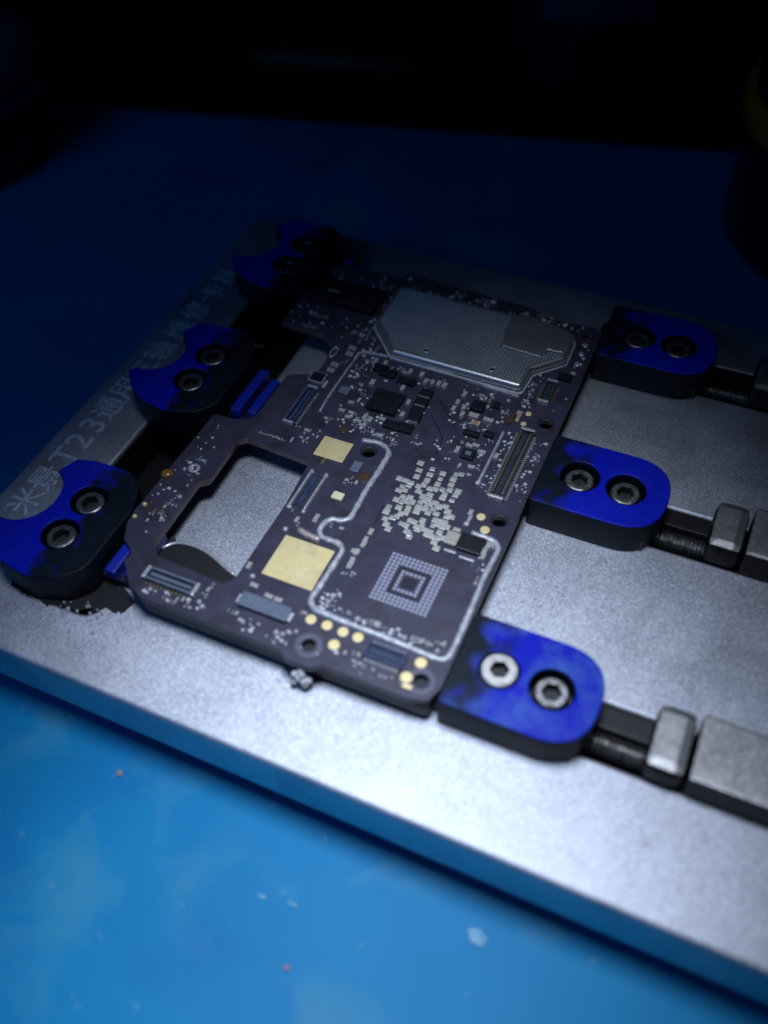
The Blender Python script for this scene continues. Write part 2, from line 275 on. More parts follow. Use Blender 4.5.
DATA = {'BALL': [(-14.9, 7.95), (-12.84, 7.89), (-14.84, 1.51), (-12.79, 1.45), (-13.57, -1.8), (-12.9, 8.02), (6.42, 7.29), (5.37, 14.07), (11.12, 0.68), (-13.82, -9.54), (-13.44, -12.41), (-11.67, -15.52), (-12.13, -15.41), (0.09, -10.23), (0.85, -10.21), (2.14, -14.33), (4.2, -10.52), (5.88, -10.46), (0.09, -10.17), (0.94, -10.35), (9.88, -10.59), (-30.34, 3.23), (-29.56, 2.48), (-30.34, 1.96), (-23.94, -15.78), (-17.01, -15.56), (-17.72, -15.08), (-7.53, -15.27), (-6.76, -15.24), (-6.25, -14.73), (-5.52, -14.37), (-7.1, -15.83)],
 'BEI': [(0.79, 24.79), (1.51, 23.51), (2.88, 24.7)],
 'BLK': [(-14.58, 28.89), (-12.91, 28.38), (-10.28, 27.8), (-8.69, 19.18), (-6.79, 19.32), (-14.08, 28.14)],
 'CAPH': [(-15.62, 21.15), (-16.13, 19.27), (-14.74, 19.31), (-14.79, 18.43), (-10.33, 19.8), (-9.43, 16.79), (-13.15, 18.23), (2.14, 19.51), (2.94, 19.84), (3.71, 16.11), (4.05, 19.0), (-10.54, -11.46), (-9.3, -11.5), (-12.84, -10.78), (-18.75, 14.11), (-4.13, -1.89)],
 'CAPV': [(-14.6, 25.76), (-10.22, 26.36), (-8.19, 21.52), (-8.37, 24.06), (-12.7, 19.27), (-12.16, 17.78), (-11.8, 18.99), (-16.0, 30.23), (-14.54, 30.24), (-10.56, 29.93), (-8.8, 29.88), (-7.78, 28.8), (-6.85, 28.95), (-5.93, 28.99), (-5.01, 29.0), (-1.88, 28.35), (-2.18, 26.55), (-2.26, 25.2), (-1.04, 25.91), (-0.77, 24.59), (0.99, 18.36), (-5.11, 28.95), (6.03, 19.01), (9.93, 3.9), (10.06, 4.97), (10.46, 5.3), (10.03, 3.28), (6.32, 8.97), (-3.67, 1.54), (-3.78, 0.29), (-3.68, -0.52), (-3.94, -3.15), (-3.84, -3.93), (-12.86, -0.13), (-10.76, 1.09), (-14.81, -8.52), (-3.71, -0.4), (-3.89, -3.49), (-3.98, -1.86), (-14.53, 25.88), (-10.22, 26.36)],
 'FENCE_MEM': [(7.47, 6.33), (9.44, 6.26), (10.68, 6.12), (11.31, 5.08), (11.09, 0.74), (11.25, -2.67), (11.36, -7.95), (11.33, -10.57), (10.97, -11.4), (9.58, -11.44), (4.72, -11.16), (-1.09, -11.05), (-5.1, -10.83), (-6.13, -9.93), (-5.9, -7.72), (-5.69, -2.02), (-6.51, -1.16), (-7.54, -1.25), (-9.06, -1.17), (-9.75, -0.33), (-9.64, 1.07), (-9.01, 2.02), (-8.05, 1.9), (-7.01, 2.67), (-7.05, 3.91), (-7.18, 7.91), (-7.02, 10.69), (-7.0, 14.62), (-8.04, 15.61), (-9.37, 15.86), (-11.29, 15.48)],
 'FENCE_POW': [(-18.89, 18.11), (-19.11, 21.0), (-19.06, 30.78), (-18.52, 31.49), (-14.44, 31.89), (-9.3, 31.79), (-0.69, 31.2), (5.09, 30.82)],
 'FENCE_SIDE': [(5.4, 23.62), (5.44, 14.13)],
 'GCH': [(0.71, 26.83), (2.57, 18.0), (2.85, 27.91), (1.61, 21.67), (3.82, 22.36), (9.72, 36.71)],
 'GOLDDOT': [(-4.77, -12.23, 0.62), (-2.75, -12.24, 0.62), (-0.72, -12.32, 0.62), (1.12, -12.32, 0.62), (-0.91, -14.22, 0.66), (8.77, -12.6, 0.66), (8.03, -14.83, 0.68), (7.65, 9.05, 0.55), (8.79, 7.32, 0.58), (7.3, 28.24, 0.42), (7.29, 26.19, 0.4)],
 'INDUCT': [(-6.73, 26.41), (-6.68, 24.65), (-6.58, 22.81), (-6.43, 21.45)],
 'LAND': [(-2.5, 14.28), (-2.21, 13.11), (-2.09, 12.01), (-0.68, 13.85), (-0.63, 12.87), (-0.64, 11.95), (0.8, 13.69), (0.84, 12.75), (0.81, 11.86), (-3.98, 10.81), (-3.17, 10.91), (-3.09, 9.81), (-2.37, 10.26), (-3.28, 9.06), (-2.55, 9.35), (-2.31, 10.77), (-1.23, 10.57), (-0.72, 11.04), (-0.92, 9.84), (2.38, 14.21), (2.38, 13.26), (2.46, 12.35), (2.61, 11.47), (3.03, 14.48), (0.27, 10.7), (0.87, 10.94), (0.62, 9.84), (1.77, 11.13), (2.29, 10.52), (3.63, 11.7), (3.61, 10.84), (3.5, 9.91), (2.28, 9.85), (-2.95, 7.52), (-2.39, 8.31), (-2.1, 7.32), (-2.12, 6.4), (-1.52, 5.68), (-1.48, 8.49), (-1.27, 7.66), (-1.05, 6.84), (-0.96, 5.98), (-0.11, 9.24), (0.02, 8.26), (0.09, 7.42), (0.15, 6.62), (0.73, 9.03), (0.88, 8.18), (1.51, 7.0), (0.9, 7.47), (1.7, 8.88), (1.85, 7.85), (2.55, 8.5), (3.14, 8.75), (3.68, 8.07), (-3.33, 6.09), (-3.27, 5.21), (-2.98, 4.25), (-2.47, 3.4), (-2.16, 4.59), (-1.82, 5.09), (-0.04, 5.11), (0.56, 5.0), (-0.71, 4.13), (-0.18, 4.17), (1.35, 4.1), (0.31, 3.33), (0.73, 2.98), (1.36, 5.69), (1.56, 4.89), (2.16, 4.44), (2.69, 3.79), (2.86, 4.38), (3.39, 3.74), (2.77, 6.27), (2.84, 5.42), (2.51, 7.23), (3.41, 6.36), (3.94, 6.4), (3.87, 7.25), (4.45, 7.49), (4.0, 5.55), (3.96, 4.66), (4.14, 3.87), (3.92, 3.1), (4.5, 2.32)],
 'MISC': {'amber': [(-32.05, 0.43)], 'cop': [(-11.01, -1.49), (-14.53, 16.23)], 'goldb': [(-31.82, -5.06), (-31.87, -7.21)], 'goldr': [(8.46, -15.78)], 'h': [(-17.4, 22.9)], 'hole': [(-9.69, 33.57), (0.24, 33.21)], 'jk': [(-22.18, 23.98), (-21.05, 23.04), (-23.42, 30.46), (-27.91, 41.71)], 'led': [(-9.85, 5.17), (-9.96, 10.77), (-8.34, 9.49)], 'orange': [(5.51, 26.61), (6.15, 27.29)], 'oval': [(5.69, 4.34), (5.72, 5.84), (6.09, 2.65), (8.31, 2.34), (8.14, 4.51)], 'oval2': [(3.17, 47.5), (-19.06, 49.89), (-5.16, 49.0)]},
 'PAD4': [(-20.77, 31.76), (-20.15, 31.66), (-20.58, 30.46), (-19.99, 30.34), (-21.55, 27.54), (-20.91, 27.46), (-21.53, 26.31), (-20.95, 26.26)],
 'PINS': [[(-29.78, 36.54), (-26.9, 36.76)], [(-29.81, 33.88), (-27.34, 33.81)]],
 'SILVDOT': [(10.39, 44.61), (10.42, 42.53), (10.41, 40.28), (10.47, 38.19), (6.32, 47.94)],
 'TINY': [(-15.8, 24.91), (-16.25, 25.19), (-15.08, 24.05), (-15.49, 23.89), (-14.56, 23.27), (-15.08, 23.38), (-14.87, 21.9), (-14.26, 19.29), (-13.62, 17.61), (-12.45, 18.73), (-11.8, 16.67), (-11.23, 17.74), (-9.89, 16.81), (-9.21, 17.3), (-8.16, 16.97), (-7.47, 16.76), (-7.42, 15.96), (-4.89, 17.32), (-4.22, 17.34), (-4.83, 18.57), (-11.95, 17.65), (-13.12, 16.55), (-17.09, 17.07), (-16.78, 17.41), (-17.44, 17.14), (-17.54, 27.94), (-17.32, 28.51), (-17.33, 29.94), (-16.69, 29.96), (-13.53, 29.78), (-13.26, 29.18), (-11.63, 29.83), (-12.07, 30.12), (-11.18, 29.54), (-12.68, 28.23), (-13.53, 18.72), (-12.64, 17.8), (-13.07, 17.41), (-12.31, 19.43), (-10.65, 17.13), (-11.37, 17.05), (-6.99, 16.34), (0.19, 23.1), (-0.15, 22.84), (2.29, 22.57), (2.86, 23.01), (3.1, 23.94), (1.72, 28.56), (1.06, 28.73), (0.32, 29.1), (-0.07, 28.94), (1.9, 29.29), (3.43, 27.93), (4.35, 27.0), (4.62, 25.4), (4.46, 21.39), (4.02, 21.82), (0.88, 17.92), (0.99, 19.86), (4.44, 16.8), (2.23, 15.9), (3.91, 14.84), (6.34, 33.76), (6.41, 32.66), (6.54, 31.37), (6.28, 30.83), (6.34, 30.19), (10.64, 21.09), (10.94, 21.01), (10.69, 20.52), (11.06, 20.47), (1.21, 27.91), (1.88, 27.3), (1.7, 23.38), (0.35, 23.46), (4.03, 27.08), (4.6, 27.53), (4.67, 26.91), (-3.89, 17.6), (-4.81, 17.35), (-4.19, 17.27), (3.64, 16.08), (4.49, 16.43), (2.1, 15.65), (3.84, 14.81), (1.07, 19.81), (-18.42, 12.57), (-18.98, 12.76), (-18.03, 12.11), (-20.27, 14.33), (-10.07, 8.21), (-9.61, 8.78), (-9.48, 7.88), (-8.74, 8.18), (-10.16, 7.79), (-8.59, 0.74), (-7.21, 0.78), (-14.11, 1.15), (-12.43, -0.67), (-10.77, 0.55), (-3.95, -5.11), (-3.1, -4.92), (-3.83, -8.6), (-3.47, -9.07), (-3.26, -9.75), (-2.31, -9.81), (-1.09, -9.91), (1.86, -9.88), (2.51, -9.91), (-4.14, -5.23), (-3.02, -4.76), (0.71, -14.74), (1.55, -14.38), (3.3, -15.47), (-4.02, -9.3), (-3.63, -8.2), (-13.37, -14.9), (-12.86, -14.84), (-13.95, -14.84), (-6.15, -11.88), (-5.7, -11.84), (-1.23, -9.85), (1.73, -10.11), (2.23, -10.08), (2.6, -10.05), (3.41, -10.15), (6.7, -10.23), (7.07, -10.22), (7.44, -10.21), (7.81, -10.2), (8.17, -10.19), (8.54, -10.18), (8.9, -10.17), (1.21, -10.09), (9.54, -9.62), (10.21, -9.48), (10.08, -9.76), (10.48, 0.18), (10.52, -0.6), (2.4, -15.6), (7.91, -15.61), (-21.74, 36.46), (-21.88, 34.6), (-20.61, 35.87), (-20.29, 36.25), (-19.56, 35.77), (-19.83, 34.9), (-20.15, 34.52), (-18.64, 34.86), (-18.16, 34.55), (-20.64, 34.83), (-20.08, 33.28), (-19.39, 34.31), (-17.8, 31.95), (-17.28, 31.91), (-17.01, 32.75), (-18.73, 31.83), (-16.92, 33.28), (-16.91, 31.81), (-32.01, 37.48), (-32.6, 35.89), (-31.26, 34.02), (-21.55, 34.98), (-20.35, 28.26), (-19.89, 28.68), (-22.82, 47.58), (-22.64, 46.79), (-22.02, 46.19), (-20.97, 46.59), (-20.69, 47.15), (-10.87, 48.85), (-10.39, 48.49), (-9.9, 48.96), (-10.01, 48.36), (-7.54, 48.51), (-6.87, 48.5), (-6.56, 49.0), (-6.14, 48.78), (-5.15, 49.71), (-5.1, 48.65), (-5.45, 48.24), (-0.25, 47.88), (0.1, 48.28), (-11.06, 49.33), (-9.69, 49.31), (-0.2, 48.0), (0.29, 48.19), (2.05, 48.52), (3.01, 49.0), (4.16, 48.4), (2.74, 48.37), (-29.55, 4.02), (-28.82, 4.12), (-28.47, 4.06), (-29.26, 1.26), (-28.33, 1.87), (-29.49, 4.45), (-28.71, -2.6), (-28.22, -2.4), (-28.94, -3.44), (-28.15, -3.85), (-29.2, -4.47), (-29.1, -5.34), (-28.7, -5.72), (-28.16, -6.41), (-28.78, -3.93), (-29.15, -5.73), (-28.43, -2.3), (-30.12, -6.13), (-30.04, -5.55), (-30.04, -7.18), (-21.6, -16.27), (-20.92, -16.23), (-20.25, -16.17), (-21.51, -15.76), (-17.67, -14.0), (-17.53, -13.3), (-17.38, -12.61), (-17.29, -14.15), (-18.23, -16.26)],
 'TRACE': [[(-4.55, 26.32), (0.05, 21.1)], [(-4.66, 23.22), (-1.64, 19.8), (-1.39, 16.65), (0.07, 16.25), (1.51, 16.24)], [(-4.2, 16.72), (-2.53, 15.19)], [(-4.55, 23.69), (-4.19, 21.7)], [(-4.12, 6.21), (-3.84, 3.09), (-4.5, 2.12)], [(-25.16, 9.9), (-20.69, 11.5), (-20.54, 12.39)]]}

# ------------------------------------------------------------------ setting: bench and mat
ZM = -15.0
bm = bmesh.new(); box(bm, -600, 600, -500, 700, ZM-22, ZM-2.2)
link('bench_top', bm_mesh(bm, 'bench_top'), M_['table'])['kind'] = 'structure'
far = lambda x: 129.2+.213*(x+2)
mm_ = plate_mesh('work_mat', rpoly([(-330, -260), (330, -260), (330, far(330)), (-330, far(-330))], 6), [], ZM-2.2, ZM, .5)
link('work_mat', mm_, M_['matt'])['kind'] = 'structure'

# ------------------------------------------------------------------ fixture plate
ZP = -4.0
YC = (-10.6, 19.3, 48.4)                    # the three clamp lines
root = thing('fixture_plate', (0, 0, ZM), 'bead blasted aluminium board holder plate with engraved Chinese lettering, lying on the blue mat', 'fixture plate')
oz = (0, 0, ZM)
outer = rpoly([(-54, -27.8), (96, -27.8), (96, 62.5), (-54, 62.5)], 5.5, 8)
slots = [rpoly([(21, y-3.4), (88, y-3.4), (88, y+3.4), (21, y+3.4)], 2.5) for y in YC]
groove = rpoly([(-43, -20), (-30.4, -20), (-30.4, 57), (-43, 57)], 2.5)
link('plate_body', plate_mesh('plate_body', outer, slots+[groove], -12, ZP, .45, oz), M_['plate'], root)
for y in YC: box_obj('slot_floor', (54.5, y), (66.5, 6.7), ZP-7-ZM, ZP-5.2-ZM, M_['black'], root, 0)
box_obj('groove_floor', (-36.7, 18.5), (12.5, 76.9), ZP-7.5-ZM, ZP-6.2-ZM, M_['tape'], root, 0)
for xx in (-42.9, -30.5): box_obj('groove_liner', (xx, 18.5), (.16, 72), ZP-7-ZM, ZP-.5-ZM, M_['tape'], root, 0)  # black strips added on the groove walls in place of shade
for x in (-44, 86):
    for y in (-18, 53):
        bm = bmesh.new(); lathe(bm, [(4.5, 0), (5, .6), (5, 3.0)], 28); link('rubber_foot', bm_mesh(bm, 'rubber_foot'), M_['black'], root, (x, y, 0))
txt = [('米', -8.0), ('景', -3.7), ('T', .75), ('2', 3.9), ('3', 7.2), ('通', 11.1), ('用', 15.4), ('三', 19.9), ('轴', 24.5), ('维', 30.0), ('修', 35.1), ('卡', 40.0), ('具', 44.7)]
for ch, yc in txt:
    cu = bpy.data.curves.new('letter', 'FONT'); cu.body = ch; cu.size = 4.5 if ord(ch) > 255 else 5.4; cu.extrude = .012; cu.resolution_u = 3; cu.offset = .055
    o = bpy.data.objects.new('letter', cu); col.objects.link(o)
    me = bpy.data.meshes.new_from_object(o.evaluated_get(bpy.context.evaluated_depsgraph_get())); bpy.data.objects.remove(o); bpy.data.curves.remove(cu)
    xs = [v.co.x for v in me.vertices]; ys = [v.co.y for v in me.vertices]; cx = (min(xs)+max(xs))/2; cy = (min(ys)+max(ys))/2
    for v in me.vertices: v.co = Vector((-(v.co.y-cy), v.co.x-cx, v.co.z))*S
    me.materials.clear(); link('engraved_letter', me, M_['engr'], root, (-50.0, yc, ZP+.016-ZM))

# ------------------------------------------------------------------ clamps
def screw_mesh(r, h, hexr, name='screw'):
    bm = bmesh.new(); n = 30
    def hx(a): a = a % (math.pi/3); return hexr*math.cos(math.pi/6)/math.cos(a-math.pi/6)
    prof = [(r, 0), (r, h-.3), (r*.93, h-.08), (r*.86, h)]
    rings = [[bm.verts.new((q*math.cos(2*math.pi*k/n), q*math.sin(2*math.pi*k/n), z)) for k in range(n)] for q, z in prof]
    rings.append([bm.verts.new((1.06*hx(2*math.pi*k/n)*math.cos(2*math.pi*k/n), 1.06*hx(2*math.pi*k/n)*math.sin(2*math.pi*k/n), h)) for k in range(n)])
    for z in (h-.1, h-1.1): rings.append([bm.verts.new((hx(2*math.pi*k/n)*math.cos(2*math.pi*k/n), hx(2*math.pi*k/n)*math.sin(2*math.pi*k/n), z)) for k in range(n)])
    for a, b in zip(rings, rings[1:]):
        for k in range(n): bm.faces.new((a[k], a[(k+1) % n], b[(k+1) % n], b[k]))
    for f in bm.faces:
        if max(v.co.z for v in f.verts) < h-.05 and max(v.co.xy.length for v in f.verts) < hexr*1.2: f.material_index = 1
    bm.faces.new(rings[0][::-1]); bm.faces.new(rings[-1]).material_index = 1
    return bm_mesh(bm, name)
ZC = 0.8
cl_r = [('blue clamp block with one bright steel screw, nearest the front edge of the plate', 'bright'),
        ('vivid blue clamp block gripping the middle of the board\'s connector side', 'mid'),
        ('dim blue clamp block beside the silver shield can, at the back right of the plate', 'back')]
SC = screw_mesh(1.9, 1.6, 1.1); SC2 = screw_mesh(2.15, 1.6, 1.05)
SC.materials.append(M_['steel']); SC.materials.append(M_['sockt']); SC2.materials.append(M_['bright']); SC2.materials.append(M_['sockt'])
for i, y in enumerate(YC):
    x0 = 12.05
    t = thing('clamp', (x0, y, ZP), cl_r[i][0], 'clamp', 'blue clamps holding the circuit board')
    hw = 5.95; ol = rpoly([(0, -hw), (15.9, -hw), (15.9, hw), (0, hw)], [.6, 5.6, 5.6, .6], 10)
    sx = (4.9, 10.7); holes = [circ((s, 0), 2.45 if not (i == 0 and k == 0) else 2.25, 28) for k, s in enumerate(sx)]
    link('clamp_body', plate_mesh('clamp_body', ol, holes, 0, ZC-ZP, .22), M_['clampF' if i == 0 else 'clampR'], t)
    bm = bmesh.new(); box(bm, -1.1, 14.5, -4.8, 4.8, .0, 1.9); link('support_ledge', bm_mesh(bm, 'support_ledge'), M_['black'], t)
    for k, s in enumerate(sx):
        pr = (i == 0 and k == 0)
        o = link('screw', SC2 if pr else SC, None, t, (s, 0, 3.35 if pr else 2.55))
        o.rotation_euler.z = random.uniform(0, 1)
cl_l = ['crescent cut blue clamp at the front left corner, covering part of the engraved lettering',
        'crescent cut blue clamp in the middle of the left edge, beside two small blue jaws',
        'almost unlit crescent cut blue clamp at the back left corner of the plate']
for i, y in enumerate(YC):
    t = thing('clamp', (-38.4, y, ZP), cl_l[i], 'clamp', 'blue clamps holding the circuit board')
    ol = [(-5.6, 8.3), (-3.2, 9.0), (2.2, 9.2), (4.9, 7.2), (6.1, 3.5), (6.1, -6.0), (4.2, -8.3), (.2, -9.6), (-4.0, -9.0), (-7.2, -7.0), (-9.4, -4.4)]
    ol = rpoly(ol, [.7, 2, 3, 3, 3, 3, 3, 4, 3, 2, .5], 5)
    bite = [(-8.2+4.3*math.cos(a), 1.3+4.7*math.sin(a)) for a in [R(d) for d in range(-95, 71, 11)]]
    ol = ol+bite
    link('clamp_body', plate_mesh('clamp_body', ol, [circ((0, -2.8), 2.35, 28), circ((.1, 3.0), 2.35, 28)], 0, ZC-ZP, .22), M_['clampL'], t)
    for yy, xx in ((-2.8, 0), (3.0, .1)):
        o = link('screw', SC, None, t, (xx, yy, 2.75)); o.rotation_euler.z = random.uniform(0, 1)
    for k, (xx, w) in enumerate(((7.6, 1.5), (10.1, 1.3))):   # low jaws the board rests on
        box_obj('jaw', (xx, .2-k*.5), (w, 9.0-k*1.6), 1.2, 2.9, M_['blue'], t, .25)
    box_obj('jaw_base', (7.6, .2), (6.6, 8.6), .05, 1.25, M_['black'], t, .1)

# ------------------------------------------------------------------ slide blocks and threaded rods on the right
sl = ['grey blasted slide block with a rounded nut block behind the front right clamp', 'grey blasted slide block cut off by the picture edge, behind the middle right clamp', 'dark slide block in shadow behind the back right clamp']
for i, y in enumerate(YC):
    t = thing('slide_block', (38, y, ZP), sl[i], 'slide block', 'slide blocks driving the right clamps')
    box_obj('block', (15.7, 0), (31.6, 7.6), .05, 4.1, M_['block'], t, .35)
    bm = bmesh.new(); box(bm, -4.5, -.45, -3.8, 3.8, .05, 3.9, 0, 1.15); link('nut_block', bm_mesh(bm, 'nut_block'), M_['block'], t)
    for k in range(1):
        bm = bmesh.new(); n = 16; rr = []
        for s in range(0, 44):
            x = -13+s*.25; r = 1.35 if s % 2 else 1.1
            rr.append([bm.verts.new((x, r*math.cos(2*math.pi*q/n)-.9, -1.2+r*math.sin(2*math.pi*q/n))) for q in range(n)])
        for a, b in zip(rr, rr[1:]):
            for q in range(n): bm.faces.new((a[q], b[q], b[(q+1) % n], a[(q+1) % n]))
        link('threaded_rod', bm_mesh(bm, 'threaded_rod'), M_['steel'], t)
    box_obj('guide_rail', (-6.5, 1.5), (7.5, 2.6), -2.5, .5, M_['black'], t, .15)

# ------------------------------------------------------------------ circuit board
ZB0 = -0.85
brd = thing('circuit_board', (0, 0, ZB0), 'dark purple phone circuit board with a silver shield can, gripped by six blue clamps', 'circuit board')
BO = (0, 0, ZB0)
def bz(z): return z-ZB0                     # height above the board's underside
outl = [(-24.2, -17.2), (-6.2, -17.2), (-5.0, -17.9), (-2.2, -17.9), (-1.0, -17.1), (9.0, -17.1), (11.2, -16.6), (11.9, -14.6), (11.9, 48.0), (10.6, 48.9), (3.0, 48.5), (1.0, 50.0), (-14.6, 50.8), (-19.2, 51.6), (-20.8, 49.6), (-33, 49.6), (-33, 33.0), (-25.9, 32.9), (-24.4, 31.8), (-22.9, 30.0), (-22.9, 24.6), (-24.4, 24.2), (-26.6, 23.2), (-26.7, 13.6), (-29.0, 12.6), (-32.2, 12.4), (-32.6, -7.6), (-31.2, -10.6), (-29.6, -11.6), (-29.0, -12.4), (-29.3, -13.4), (-28.4, -14.2), (-26.6, -16.3)]
outl = rpoly(outl, [1, .8, .8, .8, .8, 1.5, 1, 1.2, .8, .5, .5, .5, .5, .5, .4, .8, .6, .8, .8, .8, .4, .4, .6, .6, .5, .6, .8, .5, .3, .3, .3, .4, .9], 4)
cut = rpoly([(-27.3, -10.0), (-27.5, .7), (-26.4, 1.6), (-26.6, 9.1), (-25.6, 9.9), (-16.0, 9.2), (-15.5, 2.0), (-15.6, -10.6), (-16.6, -11.7), (-25.8, -11.3)], [.8, .5, .5, .8, .6, .4, .4, .6, .6, .8], 4)
HOLE = [(-3.5, -15.3, .75), (9.6, -14.6, .8), (9.9, 9.3, .85), (-9.6, 13.8, .85), (10.0, 27.3, .85), (-30.9, 46.8, .9), (10.3, 46.6, .6)]
link('board_laminate', plate_mesh('board_laminate', outl, [cut]+[circ(h, h[2], 20) for h in HOLE], bz(ZB0), bz(0), .05, (0, 0, 0), 1), M_['board'], brd)
for x, y, r in HOLE[:2]: link('hole_ring', ring_mesh('hole_ring', r+.1, r+.95, .05), M_['ringm'], brd, (x, y, bz(0)))
for x, y, r in HOLE[2:]: link('hole_ring', ring_mesh('hole_ring', r+.05, r+.3, .03), M_['trace'], brd, (x, y, bz(0)))
bm = bmesh.new()
for _ in range(14): bmesh.ops.create_icosphere(bm, subdivisions=3, radius=random.uniform(.35, .55), matrix=Matrix.Translation((-3.2+random.uniform(-.9, .9), -18.1+random.uniform(-.5, .35), bz(-2.3)+random.uniform(-1., .9))))
link('flux_blob', bm_mesh(bm, 'flux_blob', True), M_['blob'], brd)
# dark frame on the board's underside along the front, its rounded rim showing in the cut-out
gk = rpoly([(-24.4, -17.0), (11.4, -16.9), (11.4, -9.6), (-16.2, -9.7), (-18.2, -9.0), (-19.8, -8.35), (-21.3, -7.9), (-22.8, -7.7), (-24.2, -7.75), (-25.3, -8.05), (-26.1, -8.6), (-26.6, -9.4), (-26.4, -15.6)], [1.2, 1, .5]+[.3]*10, 3)
link('underside_frame', plate_mesh('underside_frame', gk, [], bz(-3.1), bz(-.9), .25), M_['tape'], brd)
link('frame_rim', tube_mesh('frame_rim', [(-26.6, -9.5), (-26.1, -8.6), (-25.3, -8.05), (-24.2, -7.75), (-22.8, -7.7), (-21.3, -7.9), (-19.8, -8.35), (-18.2, -9.0), (-16.4, -9.6)], .22, .18), M_['tin'], brd, (0, 0, bz(-.95)))

T = DATA['TRACE']
for p in T[:3]+T[4:]: link('trace', tube_mesh('trace', p, .085, .03, 4), M_['trace'], brd, (0, 0, bz(.002)))
for k in range(5):                           # board-edge ground traces round the memory site
    pass
link('shield_fence', tube_mesh('shield_fence', DATA['FENCE_MEM'], .36, .24, 7, wob=.22), M_['solder'], brd, (0, 0, bz(0)))
link('shield_fence', tube_mesh('shield_fence', DATA['FENCE_POW'], .17, .36, 7, wob=.3), M_['solder'], brd, (0, 0, bz(0)))
link('shield_fence', tube_mesh('shield_fence', DATA['FENCE_SIDE'], .22, .4, 7, wob=.1), M_['solder'], brd, (0, 0, bz(0)))
inner = [(p[0]+.75, p[1]+(.75 if p[1] < 0 else -.75)) for p in DATA['FENCE_MEM'][9:16]]
# gold lands
for c, d in (((-9.8, -5.65), (6.6, 6.2)), ((-14.1, 12.5), (4.2, 3.6))): box_obj('gold_land', c, d, bz(0), bz(.06), M_['gold'], brd, .03)
box_obj('gold_strip', (-14.4, 10.1), (.35, 1.0), bz(0), bz(.05), M_['goldd'], brd, .01)
for x, y, r in DATA['GOLDDOT']: link('test_pad', disc_mesh('test_pad', r, .07), M_['gold'], brd, (x, y, bz(0)))
many('shield_pad', disc_mesh('shield_pad', .4, .06, 16), M_['tin'], brd, DATA['SILVDOT'], bz(0))
box_obj('gold_land', (8.5, -15.8), (1.1, .5), bz(0), bz(.06), M_['gold'], brd, .02)
# memory chip site: 14 x 14 balls with an empty ring and an empty centre
def padm(): 
    bm = bmesh.new(); lathe(bm, [(.175, 0), (.175, .06), (.12, .11)], 10); return bm_mesh(bm, 'ball_pad')
pl = []
for a in range(14):
    for b in range(14):
        ring = min(a, b, 13-a, 13-b)
        if ring in (0, 1, 2, 4): pl.append((.12+a*.515, -.12-b*.515))
many('ball_pad', padm(), M_['bga'], brd, pl, bz(0))
def frame(c, d, w, h, m, name):
    o = [(c[0]-d/2, c[1]-d/2), (c[0]+d/2, c[1]-d/2), (c[0]+d/2, c[1]+d/2), (c[0]-d/2, c[1]+d/2)]
    i = [(c[0]-d/2+w, c[1]-d/2+w), (c[0]+d/2-w, c[1]-d/2+w), (c[0]+d/2-w, c[1]+d/2-w), (c[0]-d/2+w, c[1]+d/2-w)]
    link(name, plate_mesh(name, o, [i], 0, h), m, brd, (0, 0, bz(0)))
fill = mat('pad_field', (.10, .10, .16), (.13, .13, .20), rough=.5, nscale=2)
frame((3.47, -3.47), 7.1, 1.5, .02, fill, 'pad_field'); frame((3.47, -3.47), 3.1, .55, .02, fill, 'pad_field')
frame((3.47, -3.47), 3.9, .36, .03, M_['trace'], 'mask_ring'); box_obj('mask_square', (3.47, -3.47), (1.6, 1.5), bz(0), bz(.03), M_['trace'], brd, 0)
# beige lands of the removed processor's capacitors
bm = bmesh.new(); box(bm, -.44, .44, -.40, .40, 0, .32, 0, .12); lm = bm_mesh(bm, 'land_capacitor')
bm = bmesh.new(); box(bm, -.44, .44, -.40, .40, 0, .38, 0, .09); lm2 = bm_mesh(bm, 'land_capacitor')
many('land_capacitor', lm2, M_['tin'], brd, DATA['LAND'][3::4], bz(0), lambda: random.uniform(-.1, .1), lambda: (random.uniform(.7, .95), random.uniform(.7, .95), random.uniform(.6, 1.2)))
many('land_capacitor', lm, M_['land'], brd, [q for j, q in enumerate(DATA['LAND']) if j % 4 != 3]+[(a+.5, b-.55) for a, b in DATA['LAND'][34::4]], bz(0), lambda: random.uniform(-.06, .06), lambda: (random.uniform(.85, 1.08), random.uniform(.85, 1.08), random.uniform(.6, 1.2)))
# capacitors: ceramic body and two tinned ends
def cap_mesh(name, l, w, h):
    bm = bmesh.new(); e = l*.27
    box(bm, -l/2+e, l/2-e, -w/2+.02, w/2-.02, 0, h-.03, 0); box(bm, -l/2, -l/2+e, -w/2, w/2, 0, h, 1); box(bm, l/2-e, l/2, -w/2, w/2, 0, h, 1)
    return bm_mesh(bm, name)
two = [M_['beige'], M_['tin']]
jit = lambda a, b: (lambda: a+random.uniform(-b, b))
sj = lambda: (random.uniform(.85, 1.1),)*3
many('capacitor', cap_mesh('capacitor', .95, .55, .42), two, brd, DATA['CAPV'], bz(0), jit(math.pi/2, .08), sj)
many('capacitor', cap_mesh('capacitor', .95, .55, .42), two, brd, DATA['CAPH'], bz(0), jit(0, .08), sj)
tm = cap_mesh('resistor', .52, .32, .22)
k = [p for i, p in enumerate(DATA['TINY']) if i % 3]; k2 = [p for i, p in enumerate(DATA['TINY']) if i % 3 == 0]
many('resistor', tm, [M_['plug'], M_['tin']], brd, k, bz(0), lambda: random.choice((0, math.pi/2))+random.uniform(-.1, .1), lambda: (random.uniform(.8, 1.2),)*3)
many('resistor', cap_mesh('resistor', .5, .34, .26), two, brd, k2, bz(0), lambda: random.choice((0, math.pi/2))+random.uniform(-.1, .1), lambda: (random.uniform(.8, 1.25),)*3)
